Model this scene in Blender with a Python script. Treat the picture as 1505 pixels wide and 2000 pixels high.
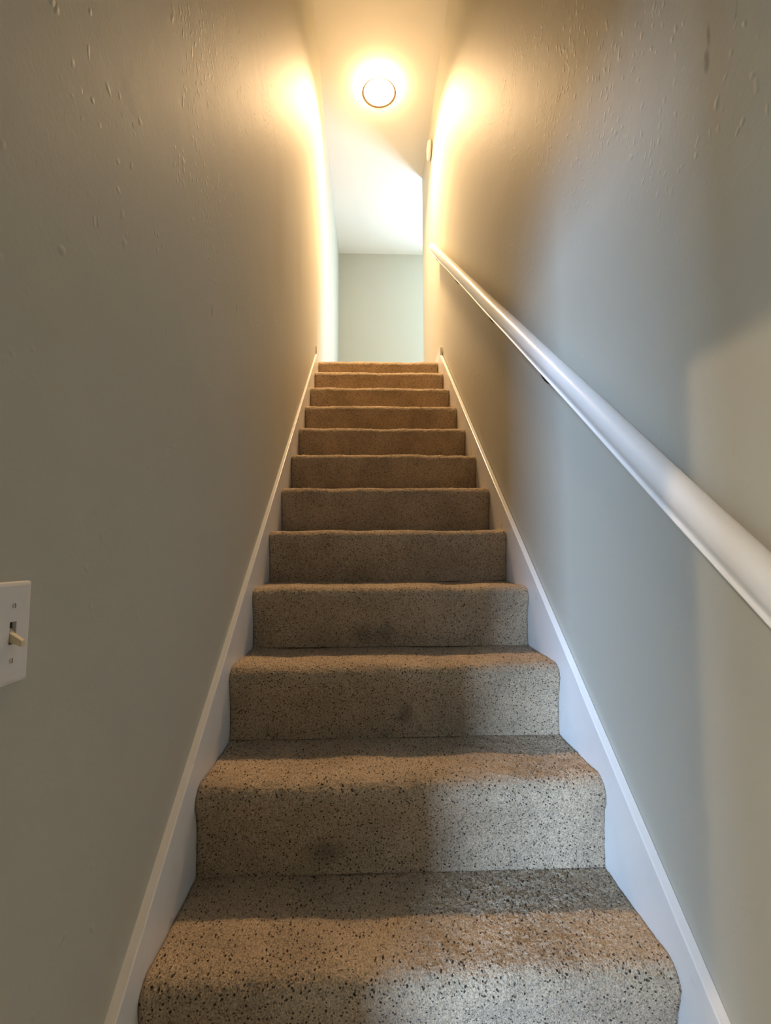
import bpy, bmesh, math, random
import numpy as np
from mathutils import Vector, Matrix, noise

S = bpy.context.scene
COL = S.collection
for o in list(bpy.data.objects):
    bpy.data.objects.remove(o)

# ------------------------------------------------------------------ measures (metres)
RISE, RUN = 0.1987, 0.254
CAM_Z = 1.1324
CEIL = CAM_Z + 3.847            # ceiling over stairwell and landing
LOWC = 2.42                     # ceiling of the lower rooms
XL, XR = -0.386, 0.5395         # carpet edges = inner faces of the skirt boards
WL, WR = -0.405, 0.556          # stair faces of the walls at stair level
WLT, WRT = -0.387, 0.565        # the same at the ceiling (walls lean a little)
FAR = 6.17                      # far wall of the landing
REND = 4.836                    # end of the right wall
HALL = 3.4                      # right end of the upper hall
def tread(i): return (i + 1) * RISE if i < 12 else 13 * RISE - 0.022
def nose(i): return 0.875 + (i - 1) * RUN
def slope(y): return 2 * RISE + (y - 0.875) * RISE / RUN      # nosing line
LAND = tread(12)

# ------------------------------------------------------------------ camera
cam = bpy.data.cameras.new('camera')
cam.sensor_fit = 'VERTICAL'; cam.sensor_height = 24; cam.lens = 24 * 950 / 2000
cam.clip_start = 0.02
co = bpy.data.objects.new('camera', cam); COL.objects.link(co)
PT, YW, RL = 0.0697, 0.0342, -0.0044
M = Matrix.Rotation(-YW, 4, 'Z') @ Matrix.Rotation(PT, 4, 'X') @ Matrix.Rotation(math.pi / 2, 4, 'X') @ Matrix.Rotation(RL, 4, 'Z')
M.translation = Vector((0, 0, CAM_Z))
co.matrix_world = M
S.camera = co

# ------------------------------------------------------------------ sky, daylight, exposure
w = bpy.data.worlds.new('sky'); S.world = w; w.use_nodes = True
bg = w.node_tree.nodes['Background']
bg.inputs[0].default_value = (0.62, 0.78, 1.0, 1); bg.inputs[1].default_value = 1.0
S.view_settings.view_transform = 'Standard'
S.view_settings.look = 'None'
S.view_settings.gamma = 1
S.view_settings.use_curve_mapping = False
S.view_settings.exposure = 0.40

def area(name, loc, aim, sx, sy, power, colr, spread=180):
    l = bpy.data.lights.new(name, 'AREA'); l.shape = 'RECTANGLE'; l.size = sx; l.size_y = sy
    l.energy = power; l.color = colr; l.spread = math.radians(spread)
    o = bpy.data.objects.new(name, l); COL.objects.link(o); o.location = loc
    o.rotation_euler = (Vector(aim)).to_track_quat('-Z', 'Y').to_euler()
    return o
# windows: upstairs in the far wall round the corner, downstairs in the room beside the stair foot
UW = (1.55, 2.65, LAND + 0.25, LAND + 2.05)     # x0 x1 z0 z1
LW = (-3.10, -2.20, 0.90, 1.95)
LWY = -3.26
area('daylight_upper_window', ((UW[0] + UW[1]) / 2, FAR - 0.03, (UW[2] + UW[3]) / 2), (0, -1, 0), UW[1] - UW[0], UW[3] - UW[2], 150, (0.62, 0.84, 1.08))
area('daylight_lower_window', ((LW[0] + LW[1]) / 2, LWY + 0.03, (LW[2] + LW[3]) / 2), (0, 1, 0), LW[1] - LW[0], LW[3] - LW[2], 405, (0.48, 0.71, 1.08))
LAMP_POWER = 20
DOWNLIGHT = 47
ROOM_LAMP_POWER = 330

# ------------------------------------------------------------------ materials
def newmat(name):
    m = bpy.data.materials.new(name); m.use_nodes = True
    nt = m.node_tree; b = nt.nodes['Principled BSDF']
    return m, nt, b
def N(nt, t, **kw):
    n = nt.nodes.new(t)
    for k, v in kw.items():
        if k.startswith('i_'): n.inputs[k[2:]].default_value = v
        else: setattr(n, k, v)
    return n
def ramp(nt, stops, src):
    r = N(nt, 'ShaderNodeValToRGB')
    e = r.color_ramp.elements
    while len(e) < len(stops): e.new(0.5)
    for k, (p, c) in enumerate(stops):
        e[k].position = p; e[k].color = (*c, 1) if len(c) == 3 else c
    nt.links.new(src, r.inputs[0]); return r
def math_(nt, op, a, b=None, clamp=False):
    n = N(nt, 'ShaderNodeMath', operation=op, use_clamp=clamp)
    for k, v in enumerate((a, b)):
        if v is None: continue
        if isinstance(v, (int, float)): n.inputs[k].default_value = v
        else: nt.links.new(v, n.inputs[k])
    return n.outputs[0]
def mix(nt, fac, a, b, mode='MIX'):
    n = N(nt, 'ShaderNodeMix', data_type='RGBA', blend_type=mode)
    for sock, v in ((n.inputs['Factor'], fac), (n.inputs['A'], a), (n.inputs['B'], b)):
        if isinstance(v, (int, float)): sock.default_value = v
        elif isinstance(v, tuple): sock.default_value = (*v, 1) if len(v) == 3 else v
        else: nt.links.new(v, sock)
    return n.outputs['Result']

def plaster(name, colr, marks=(), rough=0.6, blobs=0.0011, spec=0.35):
    """painted, hand-skimmed plaster: faint roller grain, sparse dabs and short trowel ridges, scuffs given by place"""
    m, nt, b = newmat(name)
    tc = N(nt, 'ShaderNodeTexCoord'); P = tc.outputs['Object']
    n1 = N(nt, 'ShaderNodeTexNoise', i_Scale=2.2, i_Detail=3.0); nt.links.new(P, n1.inputs['Vector'])
    c = mix(nt, n1.outputs['Fac'], tuple(x * 0.96 for x in colr), tuple(min(1, x * 1.03) for x in colr))
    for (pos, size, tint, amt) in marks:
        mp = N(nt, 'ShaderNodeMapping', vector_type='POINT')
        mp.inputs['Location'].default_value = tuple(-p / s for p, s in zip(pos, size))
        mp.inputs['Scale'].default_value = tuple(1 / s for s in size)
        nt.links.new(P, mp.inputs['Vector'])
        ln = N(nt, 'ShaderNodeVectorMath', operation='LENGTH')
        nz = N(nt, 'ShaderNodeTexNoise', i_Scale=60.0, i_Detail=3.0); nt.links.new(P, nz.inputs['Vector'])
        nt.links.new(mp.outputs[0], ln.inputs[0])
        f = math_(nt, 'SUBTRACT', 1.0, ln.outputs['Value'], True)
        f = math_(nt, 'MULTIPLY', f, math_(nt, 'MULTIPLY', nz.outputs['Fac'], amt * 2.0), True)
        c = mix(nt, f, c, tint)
    nt.links.new(c, b.inputs['Base Color'])
    b.inputs['Roughness'].default_value = rough
    b.inputs['Specular IOR Level'].default_value = spec
    # relief
    warp = N(nt, 'ShaderNodeTexNoise', i_Scale=14.0, i_Detail=2.0); nt.links.new(P, warp.inputs['Vector'])
    wv = N(nt, 'ShaderNodeVectorMath', operation='MULTIPLY_ADD'); nt.links.new(warp.outputs['Color'], wv.inputs[0])
    wv.inputs[1].default_value = (0.05, 0.05, 0.05); nt.links.new(P, wv.inputs[2])
    st = N(nt, 'ShaderNodeMapping'); st.inputs['Scale'].default_value = (1, 1.0, 0.7); st.inputs['Rotation'].default_value = (0.5, 0, 0)
    nt.links.new(wv.outputs[0], st.inputs['Vector'])
    v = N(nt, 'ShaderNodeTexVoronoi', i_Scale=72.0); nt.links.new(st.outputs[0], v.inputs['Vector'])
    sep = N(nt, 'ShaderNodeSeparateColor'); nt.links.new(v.outputs['Color'], sep.inputs[0])
    dens = N(nt, 'ShaderNodeTexNoise', i_Scale=3.5, i_Detail=1.0); nt.links.new(P, dens.inputs['Vector'])
    thr = math_(nt, 'MULTIPLY', math_(nt, 'SUBTRACT', dens.outputs['Fac'], 0.40, True), 2.0)
    px = N(nt, 'ShaderNodeSeparateXYZ'); nt.links.new(P, px.inputs[0])      # the skim coat is rougher higher up
    hi = N(nt, 'ShaderNodeMapRange', interpolation_type='SMOOTHSTEP'); nt.links.new(px.outputs[2], hi.inputs[0])
    hi.inputs[1].default_value = 1.45; hi.inputs[2].default_value = 2.1; hi.inputs[3].default_value = 0.06; hi.inputs[4].default_value = 1.0
    thr = math_(nt, 'MULTIPLY', thr, hi.outputs[0])
    pick = math_(nt, 'LESS_THAN', sep.outputs[0], thr)
    dab = ramp(nt, [(0.0, (1, 1, 1)), (0.42, (0, 0, 0))], v.outputs['Distance'])
    dabs = math_(nt, 'MULTIPLY', pick, dab.outputs['Color'])
    g = N(nt, 'ShaderNodeTexNoise', i_Scale=120.0, i_Detail=3.0); nt.links.new(P, g.inputs['Vector'])
    g2 = N(nt, 'ShaderNodeTexNoise', i_Scale=9.0, i_Detail=4.0); nt.links.new(P, g2.inputs['Vector'])
    h = math_(nt, 'ADD', math_(nt, 'MULTIPLY', dabs, blobs), math_(nt, 'MULTIPLY', g.outputs['Fac'], 0.00030))
    h = math_(nt, 'ADD', h, math_(nt, 'MULTIPLY', g2.outputs['Fac'], 0.0016))
    bp = N(nt, 'ShaderNodeBump', i_Strength=0.8, i_Distance=1.0); nt.links.new(h, bp.inputs['Height'])
    nt.links.new(bp.outputs[0], b.inputs['Normal'])
    return m

def paint(name, colr, rough=0.35, spec=0.5, bump=0.00004, scuff=0.0):
    m, nt, b = newmat(name)
    tc = N(nt, 'ShaderNodeTexCoord')
    n1 = N(nt, 'ShaderNodeTexNoise', i_Scale=18.0, i_Detail=4.0); nt.links.new(tc.outputs['Object'], n1.inputs['Vector'])
    c = mix(nt, n1.outputs['Fac'], tuple(x * 0.95 for x in colr), tuple(min(1, x * 1.02) for x in colr))
    if scuff:
        n2 = N(nt, 'ShaderNodeTexNoise', i_Scale=11.0, i_Detail=6.0); nt.links.new(tc.outputs['Object'], n2.inputs['Vector'])
        r = ramp(nt, [(0.66, (0, 0, 0)), (0.74, (1, 1, 1))], n2.outputs['Fac'])
        c = mix(nt, math_(nt, 'MULTIPLY', r.outputs['Color'], scuff), c, (0.42, 0.36, 0.34))
    nt.links.new(c, b.inputs['Base Color'])
    b.inputs['Roughness'].default_value = rough; b.inputs['Specular IOR Level'].default_value = spec
    n3 = N(nt, 'ShaderNodeTexNoise', i_Scale=70.0, i_Detail=3.0); nt.links.new(tc.outputs['Object'], n3.inputs['Vector'])
    bp = N(nt, 'ShaderNodeBump', i_Strength=1.0, i_Distance=bump * 5); nt.links.new(n3.outputs['Fac'], bp.inputs['Height'])
    nt.links.new(bp.outputs[0], b.inputs['Normal'])
    return m

def carpet(name, base=(0.56, 0.435, 0.300), stains=()):
    m, nt, b = newmat(name)
    tc = N(nt, 'ShaderNodeTexCoord'); P = tc.outputs['Object']
    wn = N(nt, 'ShaderNodeTexNoise', i_Scale=90.0, i_Detail=2.0); nt.links.new(P, wn.inputs['Vector'])
    wv = N(nt, 'ShaderNodeVectorMath', operation='MULTIPLY_ADD'); nt.links.new(wn.outputs['Color'], wv.inputs[0])
    wv.inputs[1].default_value = (0.006, 0.006, 0.006); nt.links.new(P, wv.inputs[2])
    # tufts
    n1 = N(nt, 'ShaderNodeTexNoise', i_Scale=330.0, i_Detail=2.0); nt.links.new(P, n1.inputs['Vector'])
    r1 = ramp(nt, [(0.30, (0.52, 0.51, 0.49)), (0.50, (0.97, 0.97, 0.97)), (0.70, (1.30, 1.29, 1.27))], n1.outputs['Fac'])
    c = mix(nt, 1.0, base, r1.outputs['Color'], 'MULTIPLY')
    # dark flecks: short ends of darker yarn, in two sizes
    for (sc, thr, lo, hi, amt) in ((152.0, 0.34, 0.24, 0.38, 0.96), (230.0, 0.24, 0.24, 0.42, 0.85)):
        st = N(nt, 'ShaderNodeMapping'); st.inputs['Rotation'].default_value = (0.7, 0.5, 0.9 if sc < 200 else -0.6); st.inputs['Scale'].default_value = (1.0, 0.62, 1.25)
        nt.links.new(wv.outputs[0], st.inputs['Vector'])
        v = N(nt, 'ShaderNodeTexVoronoi', i_Scale=sc, i_Randomness=1.0); nt.links.new(st.outputs[0], v.inputs['Vector'])
        sep = N(nt, 'ShaderNodeSeparateColor'); nt.links.new(v.outputs['Color'], sep.inputs[0])
        pick = math_(nt, 'LESS_THAN', sep.outputs[0], thr)
        spot = ramp(nt, [(lo, (1, 1, 1)), (hi, (0, 0, 0))], v.outputs['Distance'])
        f = math_(nt, 'MULTIPLY', pick, spot.outputs['Color'])
        c = mix(nt, math_(nt, 'MULTIPLY', f, amt), c, (0.032, 0.021, 0.014))
    # lighter tufts
    pick2 = math_(nt, 'GREATER_THAN', sep.outputs[1], 0.72)
    f2 = math_(nt, 'MULTIPLY', pick2, spot.outputs['Color'])
    c = mix(nt, math_(nt, 'MULTIPLY', f2, 0.5), c, (0.70, 0.60, 0.48))
    # traffic soil
    n3 = N(nt, 'ShaderNodeTexNoise', i_Scale=7.0, i_Detail=3.0); nt.links.new(P, n3.inputs['Vector'])
    r3 = ramp(nt, [(0.35, (0.82, 0.82, 0.82)), (0.62, (1.05, 1.05, 1.05))], n3.outputs['Fac'])
    c = mix(nt, 1.0, c, r3.outputs['Color'], 'MULTIPLY')
    for (pos, size, amt) in stains:
        mp = N(nt, 'ShaderNodeMapping')
        mp.inputs['Location'].default_value = tuple(-p / s for p, s in zip(pos, size))
        mp.inputs['Scale'].default_value = tuple(1 / s for s in size)
        nt.links.new(P, mp.inputs['Vector'])
        ln = N(nt, 'ShaderNodeVectorMath', operation='LENGTH'); nt.links.new(mp.outputs[0], ln.inputs[0])
        f = math_(nt, 'MULTIPLY', math_(nt, 'SUBTRACT', 1.0, ln.outputs['Value'], True), amt)
        c = mix(nt, f, c, (0.05, 0.042, 0.036))
    nt.links.new(c, b.inputs['Base Color'])
    b.inputs['Roughness'].default_value = 1.0; b.inputs['Specular IOR Level'].default_value = 0.05
    if 'Sheen Weight' in b.inputs:
        b.inputs['Sheen Weight'].default_value = 0.12; b.inputs['Sheen Roughness'].default_value = 0.6
    n4 = N(nt, 'ShaderNodeTexNoise', i_Scale=420.0, i_Detail=2.0); nt.links.new(P, n4.inputs['Vector'])
    bp = N(nt, 'ShaderNodeBump', i_Strength=0.9, i_Distance=0.003); nt.links.new(n4.outputs['Fac'], bp.inputs['Height'])
    nt.links.new(bp.outputs[0], b.inputs['Normal'])
    return m

def plain(name, colr, rough=0.5, metal=0.0):
    m, nt, b = newmat(name)
    tc = N(nt, 'ShaderNodeTexCoord')
    n1 = N(nt, 'ShaderNodeTexNoise', i_Scale=40.0, i_Detail=3.0); nt.links.new(tc.outputs['Object'], n1.inputs['Vector'])
    c = mix(nt, n1.outputs['Fac'], tuple(x * 0.92 for x in colr), tuple(min(1, x * 1.05) for x in colr))
    nt.links.new(c, b.inputs['Base Color'])
    b.inputs['Roughness'].default_value = rough; b.inputs['Metallic'].default_value = metal
    return m

WALLC = (0.52, 0.505, 0.425)
M_WALL_R = plaster('wall_paint_right', WALLC, marks=[
    ((0.56, 0.732, 1.930), (0.06, 0.009, 0.026), (0.17, 0.15, 0.14), 1.0),
    ((0.56, 0.725, 1.968), (0.06, 0.006, 0.026), (0.24, 0.21, 0.19), 0.8)])
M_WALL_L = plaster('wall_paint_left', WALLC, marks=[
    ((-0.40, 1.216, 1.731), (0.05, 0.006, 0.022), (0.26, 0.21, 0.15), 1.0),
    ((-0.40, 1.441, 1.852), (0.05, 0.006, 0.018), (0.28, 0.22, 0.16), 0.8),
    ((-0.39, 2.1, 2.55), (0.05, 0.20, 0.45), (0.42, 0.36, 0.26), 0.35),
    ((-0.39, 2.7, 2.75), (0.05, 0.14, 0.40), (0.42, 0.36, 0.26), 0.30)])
M_WALL_F = plaster('wall_paint_far', WALLC, blobs=0.0006)
M_CEIL = plaster('ceiling_paint', (0.80, 0.78, 0.73), rough=0.8, blobs=0.0004, spec=0.2)
M_TRIM = paint('trim_paint', (0.88, 0.875, 0.86), rough=0.24, scuff=0.5)
M_RAIL = paint('rail_paint', (0.85, 0.835, 0.80), rough=0.30)
M_CARPET = carpet('speckled_carpet', stains=[
    ((-0.02, 1.66, 0.84), (0.06, 0.1, 0.05), 0.5), ((0.05, 1.66, 0.845), (0.04, 0.1, 0.04), 0.45),
    ((0.10, 1.40, 0.66), (0.04, 0.1, 0.045), 0.55), ((-0.10, 1.15, 0.45), (0.06, 0.1, 0.04), 0.5)])
M_IVORY = plain('ivory_plastic', (0.72, 0.62, 0.42), 0.35)
M_WHITEPL = plain('white_plastic', (0.80, 0.77, 0.74), 0.35)
M_DARK = plain('dark_metal', (0.03, 0.022, 0.015), 0.4, 0.7)
M_HOLE = plain('switch_slot', (0.05, 0.04, 0.025), 0.8)
M_STEEL = plain('painted_screw', (0.62, 0.58, 0.54), 0.4)
M_TAN = plain('tan_trim', (0.72, 0.56, 0.40), 0.6)
M_FLOORLOW = carpet('lower_carpet')

def emissive(name, colr, strength):
    m, nt, b = newmat(name)
    b.inputs['Base Color'].default_value = (*colr, 1)
    b.inputs['Emission Color'].default_value = (*colr, 1)
    b.inputs['Emission Strength'].default_value = strength
    return m
M_GLOW = emissive('lit_opal_glass', (1.0, 0.66, 0.34), LAMP_POWER)
def glass():
    m = bpy.data.materials.new('window_glass'); m.use_nodes = True; nt = m.node_tree
    nt.nodes.remove(nt.nodes['Principled BSDF'])
    t = N(nt, 'ShaderNodeBsdfTransparent'); g = N(nt, 'ShaderNodeBsdfGlossy', i_Roughness=0.02)
    fr = N(nt, 'ShaderNodeFresnel', i_IOR=1.45); mx = N(nt, 'ShaderNodeMixShader')
    nt.links.new(fr.outputs[0], mx.inputs[0]); nt.links.new(t.outputs[0], mx.inputs[1]); nt.links.new(g.outputs[0], mx.inputs[2])
    nt.links.new(mx.outputs[0], nt.nodes['Material Output'].inputs[0]); return m
M_GLASS = glass()

# ------------------------------------------------------------------ mesh helpers
def link(name, me, mat, parent=None, smooth=False):
    o = bpy.data.objects.new(name, me); COL.objects.link(o)
    if mat: me.materials.append(mat)
    if parent: o.parent = parent
    if smooth:
        for p in me.polygons: p.use_smooth = True
    return o
def from_bm(name, bm, mat, parent=None, smooth=False):
    bmesh.ops.recalc_face_normals(bm, faces=bm.faces)
    me = bpy.data.meshes.new(name); bm.to_mesh(me); bm.free()
    return link(name, me, mat, parent, smooth)
def box(bm, x0, x1, y0, y1, z0, z1):
    vs = [bm.verts.new((x, y, z)) for z in (z0, z1) for y in (y0, y1) for x in (x0, x1)]
    for f in ((0, 1, 3, 2), (4, 6, 7, 5), (0, 4, 5, 1), (2, 3, 7, 6), (0, 2, 6, 4), (1, 5, 7, 3)):
        bm.faces.new([vs[i] for i in f])
    return vs
def bevel(bm, w, seg=2, edges=None):
    bmesh.ops.bevel(bm, geom=edges or bm.edges[:], offset=w, segments=seg, affect='EDGES', profile=0.5)
def prism_x(bm, pts, x0, x1):
    """extrude a (y,z) outline along x"""
    a = [bm.verts.new((x0, y, z)) for y, z in pts]; b = [bm.verts.new((x1, y, z)) for y, z in pts]
    n = len(pts)
    bm.faces.new(a); bm.faces.new(b[::-1])
    for i in range(n): bm.faces.new((a[i], b[i], b[(i + 1) % n], a[(i + 1) % n]))
def lathe(bm, prof, center, axis='Z', seg=48):
    """spin a (radius, height) outline about an axis"""
    rings = []
    for r, h in prof:
        ring = []
        for k in range(seg):
            t = 2 * math.pi * k / seg
            p = (r * math.cos(t), r * math.sin(t), h) if axis == 'Z' else (h, r * math.cos(t), r * math.sin(t))
            ring.append(bm.verts.new((p[0] + center[0], p[1] + center[1], p[2] + center[2])))
        rings.append(ring)
    for a, b in zip(rings, rings[1:]):
        for k in range(seg): bm.faces.new((a[k], a[(k + 1) % seg], b[(k + 1) % seg], b[k]))
    if prof[0][0] > 1e-6: bm.faces.new(rings[0][::-1])
    if prof[-1][0] > 1e-6: bm.faces.new(rings[-1])
    bmesh.ops.remove_doubles(bm, verts=bm.verts, dist=1e-6)
def tag(o, label, cat=None, kind=None, group=None):
    o['label'] = label
    if cat: o['category'] = cat
    if kind: o['kind'] = kind
    if group: o['group'] = group
    return o
def thing(name, loc, label, cat, group=None):
    o = bpy.data.objects.new(name, None); COL.objects.link(o); o.location = loc; o.empty_display_size = 0.1
    return tag(o, label, cat, group=group)
def keep(o):
    """parent set after building in world space: cancel the parent's offset"""
    o.matrix_parent_inverse = Matrix.Translation(o.parent.location).inverted(); return o

# ------------------------------------------------------------------ setting: walls, floors, ceilings
DOOR0, DOOR1, DOORH = -0.45, 0.15, 1.95         # opening into the lower room, beside the stair foot
bm = bmesh.new()
for v in box(bm, WL - 0.12, WL, DOOR1, FAR, 0, CEIL):
    if v.co.z > 1 and v.co.x > WL - 0.05: v.co.x = WLT
box(bm, WL - 0.12, WL, DOOR0, DOOR1, DOORH, LOWC)
box(bm, WL - 0.12, WL, -1.15, DOOR0, 0, LOWC)
tag(from_bm('wall_left', bm, M_WALL_L), 'sage grey plastered wall on the left of the stairs', 'wall', 'structure')
bm = bmesh.new()
for v in box(bm, WR, WR + 0.12, -1.15, REND, 0, CEIL):
    if v.co.z > 1 and v.co.x < WR + 0.05: v.co.x = WRT
bevel(bm, 0.006, 2, [e for e in bm.edges if all(abs(v.co.y - REND) < 1e-4 and v.co.x < WR + 0.05 for v in e.verts)])
tag(from_bm('wall_right', bm, M_WALL_R), 'sage grey plastered wall on the right behind the handrail', 'wall', 'structure')
bm = bmesh.new(); T = 0.12
box(bm, WL - T, UW[0], FAR, FAR + T, LAND - 0.25, CEIL); box(bm, UW[1], HALL + T, FAR, FAR + T, LAND - 0.25, CEIL)
box(bm, UW[0], UW[1], FAR, FAR + T, LAND - 0.25, UW[2]); box(bm, UW[0], UW[1], FAR, FAR + T, UW[3], CEIL)
tag(from_bm('wall_far', bm, M_WALL_F), 'pale wall closing the landing at the top of the stairs', 'wall', 'structure')
bm = bmesh.new(); box(bm, HALL, HALL + T, REND, FAR, LAND - 0.25, CEIL)
tag(from_bm('wall_hall_right', bm, M_WALL_F), 'end wall of the upper hall round the corner', 'wall', 'structure')
bm = bmesh.new(); box(bm, WR + T, HALL + T, REND - T, REND, LAND - 0.25, CEIL)
tag(from_bm('wall_hall_near', bm, M_WALL_F), 'near wall of the upper hall round the corner', 'wall', 'structure')
bm = bmesh.new(); box(bm, WL - T, HALL + T, DOOR1, FAR + T, CEIL, CEIL + 0.1)
tag(from_bm('ceiling', bm, M_CEIL), 'white ceiling over the stairwell and landing', 'ceiling', 'structure')
bm = bmesh.new(); box(bm, WLT, WRT, DOOR1, DOOR1 + 0.12, LOWC, CEIL)
tag(from_bm('wall_header', bm, M_WALL_F), 'wall above the foot of the stairs, over the viewer', 'wall', 'structure')
bm = bmesh.new()
box(bm, WL, WR, -1.15, DOOR1, LOWC, LOWC + 0.1); box(bm, -4.0, WL, LWY - T, 1.6, LOWC, LOWC + 0.1)
tag(from_bm('ceiling', bm, M_CEIL), 'low ceiling of the rooms at the stair foot', 'ceiling', 'structure')
bm = bmesh.new(); box(bm, -4.0, WR, LWY - T, 0.875 + 0.2, -0.1, 0); box(bm, -4.0, WL - T, 1.075, 1.6, -0.1, 0)
tag(from_bm('floor', bm, M_FLOORLOW), 'carpeted floor at the foot of the stairs', 'floor', 'structure')
bm = bmesh.new(); box(bm, WL, WR, -1.27, -1.15, 0, LOWC)
tag(from_bm('wall_back', bm, M_WALL_F), 'wall behind the viewer at the stair foot', 'wall', 'structure')
bm = bmesh.new(); box(bm, -4.0, LW[0], LWY - T, LWY, 0, LOWC); box(bm, LW[1], WL, LWY - T, LWY, 0, LOWC)
box(bm, LW[0], LW[1], LWY - T, LWY, 0, LW[2]); box(bm, LW[0], LW[1], LWY - T, LWY, LW[3], LOWC)
tag(from_bm('wall_room_back', bm, M_WALL_F), 'window wall of the lower room beside the stair foot', 'wall', 'structure')
bm = bmesh.new(); box(bm, -4.0 - T, -4.0, LWY - T, 1.6, 0, LOWC); box(bm, -4.0 - T, WL - T, 1.6, 1.6 + T, 0, LOWC); box(bm, WL - T, WL, LWY, -1.27, 0, LOWC)
tag(from_bm('wall_room_left', bm, M_WALL_F), 'outer walls of the lower room beside the stair foot', 'wall', 'structure')

def window(name, x0, x1, z0, z1, y, t, label):
    r = thing(name, ((x0 + x1) / 2, y, z0), label, 'window'); r['kind'] = 'structure'
    bm = bmesh.new(); f = 0.045
    for a in ((x0, x0 + f, z0, z1), (x1 - f, x1, z0, z1), (x0 + f, x1 - f, z0, z0 + f), (x0 + f, x1 - f, z1 - f, z1), ((x0 + x1) / 2 - 0.015, (x0 + x1) / 2 + 0.015, z0 + f, z1 - f)):
        box(bm, a[0], a[1], y + t * 0.4, y + t * 0.8, a[2], a[3])
    keep(from_bm('window_frame', bm, M_TRIM, r))
    for a, b_ in ((x0 + f, (x0 + x1) / 2 - 0.015), ((x0 + x1) / 2 + 0.015, x1 - f)):
        bm = bmesh.new(); box(bm, a, b_, y + t * 0.57, y + t * 0.62, z0 + f, z1 - f); keep(from_bm('pane', bm, M_GLASS, r))
window('window_1', *UW, FAR, T, 'two-pane window of the upper hall, round the corner')
window('window_2', *LW, LWY, -T, 'two-pane window of the lower room, behind the viewer')

# ------------------------------------------------------------------ landing floor
def carpet_grid(prof, x0, x1, dx, amp, edge=0.006, seed=0):
    """fine sheet through a (y,z) outline, with tuft unevenness along its normals; sides roll down; then closed as a body"""
    prof = np.array(prof)
    tn = np.gradient(prof, axis=0); tn /= np.linalg.norm(tn, axis=1)[:, None] + 1e-9
    nn = np.stack([-tn[:, 1], tn[:, 0]], 1)
    nx = int((x1 - x0) / dx) + 1; xs = np.linspace(x0, x1, nx); npf = len(prof)
    rng = np.random.default_rng(seed)
    def sm(a, k):
        for _ in range(k):
            a = (a + np.roll(a, 1, 0) + np.roll(a, -1, 0) + np.roll(a, 1, 1) + np.roll(a, -1, 1)) / 5
        return a
    d = rng.normal(0, amp, (npf, nx)) + sm(rng.normal(0, 0.0075, (npf, nx)), 24)
    low = np.interp(np.arange(nx), np.linspace(0, nx - 1, 9), rng.normal(0, 0.0020, 9))
    d += low[None, :]
    e = np.minimum(xs - x0, x1 - xs); roll = np.clip(1 - e / edge, 0, 1) ** 2 * edge * 0.8
    d -= roll[None, :]
    d[0] = d[-1] = 0
    Y = prof[:, 0][:, None] + nn[:, 0][:, None] * d; Z = prof[:, 1][:, None] + nn[:, 1][:, None] * d
    X = np.repeat(xs[None, :], npf, 0) + rng.normal(0, amp * 0.6, (npf, nx)); X[:, 0] = x0; X[:, -1] = x1
    V = np.stack([X, Y, Z], 2).reshape(-1, 3)
    i = np.arange(npf - 1)[:, None] * nx + np.arange(nx - 1)[None, :]
    F = np.stack([i, i + 1, i + nx + 1, i + nx], 2).reshape(-1, 4)
    return V, F, nx, npf
def build_mesh(name, V, F, extra=()):
    V = V.tolist(); F = F.tolist() + [list(f) for f in extra]
    me = bpy.data.meshes.new(name); me.from_pydata(V, [], F); me.validate(); me.update(); return me

def step_profile(i, ds):
    zb, zt = tread(i - 1) if i > 0 else 0.0, tread(i)
    y0 = nose(i); ry = y0 + 0.018; r = 0.036
    pts = [(ry, zb + 0.0005), (ry + 0.001, zb + 0.02), (ry, zb + 0.05), (ry - 0.001, zt - 0.110), (y0 + 0.012, zt - 0.080), (y0 + 0.004, zt - 0.055)]
    for k in range(0, 9):
        a = math.pi - k * (math.pi / 2) / 8
        pts.append((y0 + r + r * math.cos(a), zt - r + r * math.sin(a)))
    yb = nose(i + 1) + 0.03 if i < 12 else REND - 0.4
    pts += [(y0 + 0.06, zt + 0.0005), (y0 + 0.12, zt - 0.001), (y0 + 0.2, zt - 0.001), (yb, zt)]
    p = np.array(pts); s = np.r_[0, np.cumsum(np.linalg.norm(np.diff(p, axis=0), axis=1))]
    n = int(s[-1] / ds); t = np.linspace(0, s[-1], n)
    q = np.stack([np.interp(t, s, p[:, 0]), np.interp(t, s, p[:, 1])], 1)
    for _ in range(max(1, int(0.012 / ds))):
        q[1:-1] = (q[:-2] + 2 * q[1:-1] + q[2:]) / 4
    return q, zb, yb

stairs = thing('staircase', (0.077, 0.875, 0), 'straight flight of steps in speckled brown carpet climbing between two walls', 'staircase')
for i in range(0, 13):
    ds = 0.0028 if i <= 3 else (0.0036 if i <= 6 else 0.006)
    q, zb, yb = step_profile(i, ds)
    if i == 12:                           # the landing nosing: only its front strip belongs to the flight
        yb = 4.0; q = q[q[:, 0] < yb]; q = np.vstack([q, [[yb, LAND]]])
    V, F, nx, npf = carpet_grid(q, XL + 0.0005, XR - 0.0005, ds, 0.0011 if i <= 6 else 0.0012, seed=i + 3)
    n0 = len(V); last = (npf - 1) * nx
    # close: back, underside, ends
    V = np.vstack([V, [[XL + 0.0005, yb, zb + 0.0005], [XR - 0.0005, yb, zb + 0.0005]]])
    ends_l = [k * nx for k in range(npf)] + [n0]; ends_r = [k * nx + nx - 1 for k in range(npf)][::-1] + [n0 + 1]
    extra = [[last + k for k in range(nx)] + [n0 + 1, n0], [k for k in range(nx)][::-1] + [n0, n0 + 1], ends_l, [ends_r[-1]] + ends_r[:-1]]
    me = build_mesh('step', V, F, extra)
    o = link('step', me, M_CARPET, stairs, smooth=True); keep(o)

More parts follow.
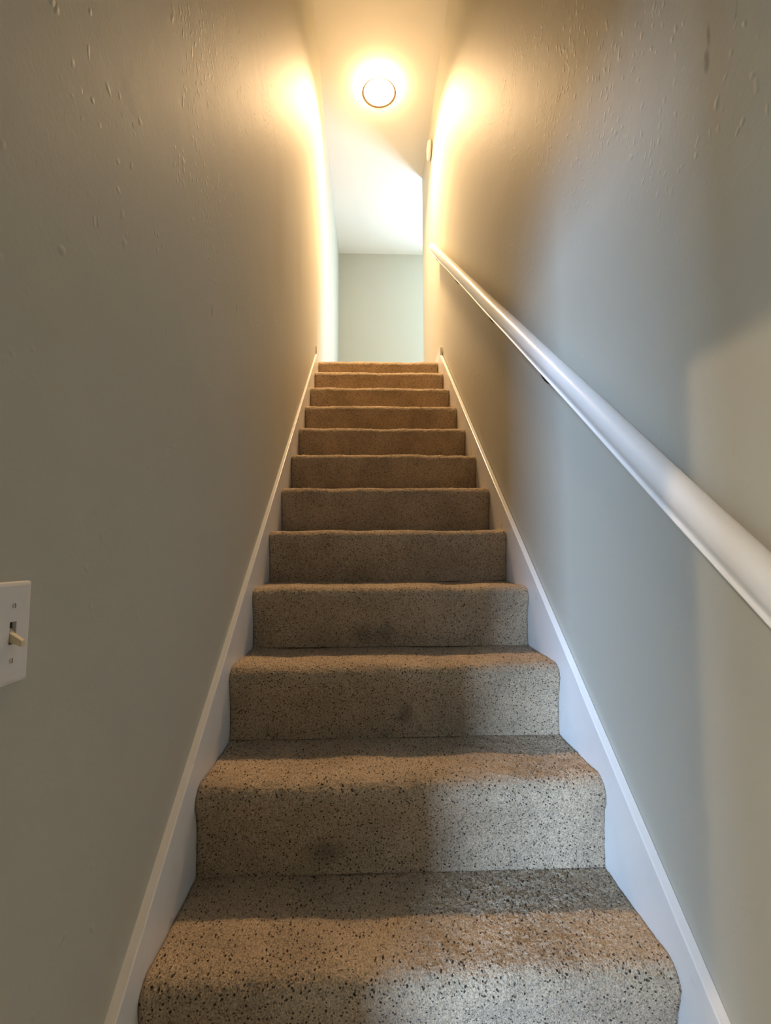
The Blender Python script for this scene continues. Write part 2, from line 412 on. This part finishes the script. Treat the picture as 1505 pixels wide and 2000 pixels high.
bm = bmesh.new()
box(bm, WL, WR, 4.0, REND, LAND - 0.25, LAND - 0.001); box(bm, WL, HALL, REND, FAR, LAND - 0.25, LAND - 0.001)
tag(from_bm('floor', bm, M_CARPET), 'carpeted landing floor at the top of the stairs', 'floor', 'structure')

# ------------------------------------------------------------------ skirt boards (sloping trim on both walls) and landing baseboards
def skirt(name, x0, x1, pieces, label, side):
    """boards swept along the slope; the room-side top edge is eased"""
    r = thing(name, ((x0 + x1) / 2, 0.6, 0), label, 'skirting'); r['kind'] = 'structure'
    for (a, b_, dx) in pieces:
        wall, room = (x0, x1 + dx) if side < 0 else (x1, x0 + dx)
        s_ = 1 if side < 0 else -1
        bm = bmesh.new(); prev = None; n = 12
        for k in range(n + 1):
            y = a + (b_ - a) * k / n; up = slope(y) + 0.068; dn = max(0.0, slope(y) - 0.32)
            ring = [bm.verts.new(p) for p in ((wall, y, dn), (room, y, dn), (room, y, up - 0.0025), (room - s_ * 0.0007, y, up - 0.0008), (room - s_ * 0.0022, y, up), (wall, y, up))]
            if prev:
                for j in range(6): bm.faces.new((prev[j], prev[(j + 1) % 6], ring[(j + 1) % 6], ring[j]))
            else: bm.faces.new(ring[::-1])
            prev = ring
        bm.faces.new(prev)
        keep(from_bm('skirt_board', bm, M_TRIM, r))
    return r
skirt('trim_1', WL, XL, [(0.17, 3.56, 0.0)], 'white sloping skirt board along the left wall', -1)
skirt('trim_2', XR, WR, [(0.17, 1.262, -0.0012), (1.2635, 3.56, 0.0)], 'white sloping skirt board along the right wall, joined near the third step', 1)
def baseboard(name, outline, mat, label):
    bm = bmesh.new(); box(bm, *outline)
    bevel(bm, 0.004, 2, [e for e in bm.edges if all(v.co.z > outline[5] - 1e-4 for v in e.verts)])
    return tag(from_bm(name, bm, mat), label, 'baseboard', 'structure')
BB = CAM_Z + 1.497
baseboard('baseboard_left', (WL, XL, 3.56, FAR, slope(3.56) - 0.25, BB), M_TRIM, 'white baseboard along the left wall of the landing')
baseboard('baseboard_right', (XR, WR, 3.56, REND, slope(3.56) - 0.25, BB), M_TRIM, 'white baseboard along the right wall at the stair head')
baseboard('baseboard_far', (XL, HALL, FAR - 0.016, FAR, LAND, LAND + 0.085), M_TRIM, 'white baseboard along the far landing wall')

# ------------------------------------------------------------------ handrail
rail = thing('handrail', (0.505, 0.2, slope(0.2) + 0.87), 'white painted wooden handrail sloping up the right wall', 'handrail')
ang = math.atan2(RISE, RUN)
half = [(0.0, 0.000), (0.0225, 0.000), (0.0238, 0.0008), (0.0238, 0.0024), (0.0222, 0.0036), (0.0202, 0.0050), (0.0198, 0.0072), (0.0212, 0.0100),
        (0.0236, 0.0140), (0.0254, 0.0190), (0.0263, 0.0250), (0.0260, 0.0320), (0.0242, 0.0385), (0.0208, 0.0438), (0.0160, 0.0478), (0.0100, 0.0502), (0.0040, 0.0513)]
prof = half + [(-u, v) for u, v in half[::-1][:-1]]
RX = 0.504; RH = 0.868
bm = bmesh.new(); rings = []
y_start, y_end = 0.20, 3.70
nseg = 40
for k in range(nseg + 1):
    y = y_start + (y_end - y_start) * k / nseg
    wob = 0.0012 * math.sin(k * 0.7) * math.sin(k * 0.23)
    base = Vector((RX + wob, y, slope(y) + RH))
    up = Vector((0, -math.sin(ang), math.cos(ang)))
    rings.append([bm.verts.new(base + Vector((u, 0, 0)) + up * v) for u, v in prof])
for a, b_ in zip(rings, rings[1:]):
    for k in range(len(prof)): bm.faces.new((a[k], a[(k + 1) % len(prof)], b_[(k + 1) % len(prof)], b_[k]))
bm.faces.new(rings[0]); bm.faces.new(rings[-1][::-1])
keep(from_bm('rail', bm, M_RAIL, rail, smooth=True))
for yb in (0.45, 1.375, 1.965, 2.71, 3.50):
    wx = WR + (WRT - WR) * (slope(yb) + 0.8) / CEIL
    zc = slope(yb) + 0.812
    bm = bmesh.new(); lathe(bm, [(0.019, 0.0), (0.019, -0.003), (0.015, -0.006), (0.008, -0.008), (0.008, -0.009)], (wx - 0.0005, yb, zc), 'X', 24)
    rose = keep(from_bm('bracket', bm, M_DARK, rail, smooth=True)); rose['label'] = 'dark metal wall bracket under the rail'
    # arm: rises from the rose to the underside of the rail
    bm = bmesh.new(); pts = []
    for k in range(9):
        t = k / 8; a = t * math.pi / 2
        pts.append(Vector((wx - 0.008 - (wx - 0.008 - RX) * math.sin(a), yb, zc + (slope(yb) + RH - 0.004 - zc) * (1 - math.cos(a)))))
    prev = None
    for k, p in enumerate(pts):
        d = (pts[min(k + 1, 8)] - pts[max(k - 1, 0)]).normalized(); s = Vector((0, 1, 0)); u = d.cross(s)
        ring = [bm.verts.new(p + s * 0.0055 * math.cos(j * math.pi / 4) + u * 0.0055 * math.sin(j * math.pi / 4)) for j in range(8)]
        if prev:
            for j in range(8): bm.faces.new((prev[j], prev[(j + 1) % 8], ring[(j + 1) % 8], ring[j]))
        else: bm.faces.new(ring[::-1])
        prev = ring
    bm.faces.new(prev)
    arm = from_bm('bracket_arm', bm, M_DARK, rose, smooth=True); arm.matrix_parent_inverse = rose.matrix_world.inverted() if False else Matrix.Identity(4)
    bm = bmesh.new(); box(bm, RX - 0.012, RX + 0.012, -0.028, 0.028, -0.003, 0)
    bmesh.ops.rotate(bm, verts=bm.verts, cent=(0, 0, 0), matrix=Matrix.Rotation(ang, 3, 'X'))
    bmesh.ops.translate(bm, verts=bm.verts, vec=(0, yb, slope(yb) + RH))
    from_bm('bracket_saddle', bm, M_DARK, rose)

# ------------------------------------------------------------------ ceiling light
LX, LY = 0.092, 3.815
lamp = thing('ceiling_light', (LX, LY, CEIL), 'round lit flush ceiling light over the head of the stairs', 'ceiling light')
bm = bmesh.new(); lathe(bm, [(0.132, 0.0), (0.132, -0.010), (0.125, -0.012)], (LX, LY, CEIL), 'Z', 64)
keep(from_bm('base', bm, M_WHITEPL, lamp, smooth=True))
bm = bmesh.new()
prof = [(0.128, -0.012), (0.146, -0.014), (0.150, -0.020), (0.150, -0.070), (0.148, -0.074), (0.1455, -0.074), (0.1455, -0.060), (0.140, -0.0605), (0.090, -0.0640), (0.0, -0.0660)]
lathe(bm, prof, (LX, LY, CEIL), 'Z', 64)
keep(from_bm('diffuser', bm, M_GLOW, lamp, smooth=True))['label'] = 'glowing opal glass diffuser'
bm = bmesh.new()
lathe(bm, [(0.1453, -0.0615), (0.1453, -0.0765), (0.1425, -0.0765), (0.1425, -0.0615), (0.1453, -0.0615)], (LX, LY, CEIL), 'Z', 64)
keep(from_bm('trim_ring', bm, M_TAN, lamp, smooth=True))['label'] = 'thin tan ring round the diffuser'

dl = bpy.data.lights.new('ceiling_light_glow', 'AREA'); dl.shape = 'DISK'; dl.size = 0.26; dl.energy = DOWNLIGHT; dl.color = (1.0, 0.64, 0.33); dl.spread = math.radians(118)
dlo = bpy.data.objects.new('ceiling_light_glow', dl); COL.objects.link(dlo); dlo.location = (LX, LY, CEIL - 0.090)

# room lamp of the lower room (behind the left wall, lights the near right wall through the doorway)
rl = thing('room_lamp', (-1.2, -0.41, LOWC), 'small lit globe lamp on the ceiling of the lower room', 'ceiling light')
bm = bmesh.new(); lathe(bm, [(0.05, 0.0), (0.05, -0.01), (0.008, -0.014), (0.008, -0.145)], (-1.2, -0.41, LOWC), 'Z', 24)
keep(from_bm('base', bm, M_WHITEPL, rl, smooth=True))
bm = bmesh.new(); bmesh.ops.create_uvsphere(bm, u_segments=12, v_segments=8, radius=0.014, matrix=Matrix.Translation((-1.2, -0.41, LOWC - 0.156)))
keep(from_bm('globe', bm, emissive('lit_globe', (1.0, 0.74, 0.48), ROOM_LAMP_POWER * 19.0), rl, smooth=True))

# ------------------------------------------------------------------ smoke detector
DX, DY, DZ = WR + (WRT - WR) * 0.96, 4.10, CAM_Z + 3.53
det = thing('smoke_detector', (DX, DY, DZ), 'round white smoke detector high on the right wall near the ceiling', 'smoke detector')
bm = bmesh.new(); lathe(bm, [(0.060, 0.0), (0.060, -0.008)], (DX, DY, DZ), 'X', 48); keep(from_bm('base', bm, M_STEEL, det))
bm = bmesh.new(); lathe(bm, [(0.078, -0.0085), (0.080, -0.015), (0.077, -0.027), (0.066, -0.036), (0.042, -0.040), (0.0, -0.041)], (DX, DY, DZ), 'X', 48)
keep(from_bm('cover', bm, M_WHITEPL, det, smooth=True))
bm = bmesh.new(); lathe(bm, [(0.010, -0.039), (0.010, -0.0425), (0.0, -0.043)], (DX, DY, DZ - 0.035), 'X', 20)
keep(from_bm('test_button', bm, M_STEEL, det, smooth=True))

# ------------------------------------------------------------------ light switch
SY, SZ = 0.562, CAM_Z - 0.0945
SX = WL + (WLT - WL) * SZ / CEIL
sw = thing('light_switch', (SX, SY, SZ), 'white wall plate with an ivory toggle on the left wall', 'light switch')
def place_sw(o):
    o.parent = sw; return o
bm = bmesh.new(); hw, hh, th = 0.0285, 0.0565, 0.0058
def rect(hw_, hh_, x): return [(x, y, z) for y, z in ((-hw_, -hh_), (hw_, -hh_), (hw_, hh_), (-hw_, hh_))]
tw, tb = 0.0052, 0.0122              # toggle slot half sizes
loops = [rect(hw, hh, 0.0), rect(hw, hh, 0.0025), rect(hw - 0.0015, hh - 0.0015, 0.0045), rect(hw - 0.0045, hh - 0.0045, th), rect(tw, tb, th), rect(tw, tb, 0.001)]
vl = [[bm.verts.new(p) for p in l] for l in loops]
for a, b_ in zip(vl, vl[1:]):
    for k in range(4): bm.faces.new((a[k], a[(k + 1) % 4], b_[(k + 1) % 4], b_[k]))
bm.faces.new(vl[0][::-1])
corner = [e for e in bm.edges if e.verts[0].co.y == e.verts[1].co.y and e.verts[0].co.z == e.verts[1].co.z and abs(e.verts[0].co.y) > 0.02]
bevel(bm, 0.003, 2, corner)
place_sw(from_bm('plate', bm, M_WHITEPL))
bm = bmesh.new(); box(bm, 0.0002, 0.0012, -tw, tw, -tb, tb); place_sw(from_bm('slot', bm, M_HOLE))['label'] = 'dark slot behind the toggle'
bm = bmesh.new()
b0 = [(0.0012, y, z) for y, z in ((-0.0042, -0.0095), (0.0042, -0.0095), (0.0042, 0.0050), (-0.0042, 0.0050))]
b1 = [(0.0062, y, z) for y, z in ((-0.0040, -0.0105), (0.0040, -0.0105), (0.0040, -0.0005), (-0.0040, -0.0005))]
b2 = [(0.0180, y, z) for y, z in ((-0.0030, -0.0150), (0.0030, -0.0150), (0.0030, -0.0085), (-0.0030, -0.0085))]
vl = [[bm.verts.new(p) for p in l] for l in (b0, b1, b2)]
for a, b_ in zip(vl, vl[1:]):
    for k in range(4): bm.faces.new((a[k], a[(k + 1) % 4], b_[(k + 1) % 4], b_[k]))
bm.faces.new(vl[0][::-1]); bm.faces.new(vl[-1]); bevel(bm, 0.0007, 2)
place_sw(from_bm('toggle', bm, M_IVORY))['label'] = 'ivory toggle lever pushed down'
for z in (0.0300, -0.0300):
    bm = bmesh.new(); lathe(bm, [(0.0031, th - 0.001), (0.0031, th + 0.0004), (0.0022, th + 0.0011), (0.0, th + 0.0013)], (0, 0, z), 'X', 20)
    sc = place_sw(from_bm('screw', bm, M_STEEL, smooth=True))
    bm = bmesh.new(); box(bm, th + 0.0009, th + 0.0014, -0.0004, 0.0004, z - 0.0024, z + 0.0024); from_bm('screw_slot', bm, M_HOLE, sc)
sw.rotation_euler = (math.radians(-1.0), 0, 0)
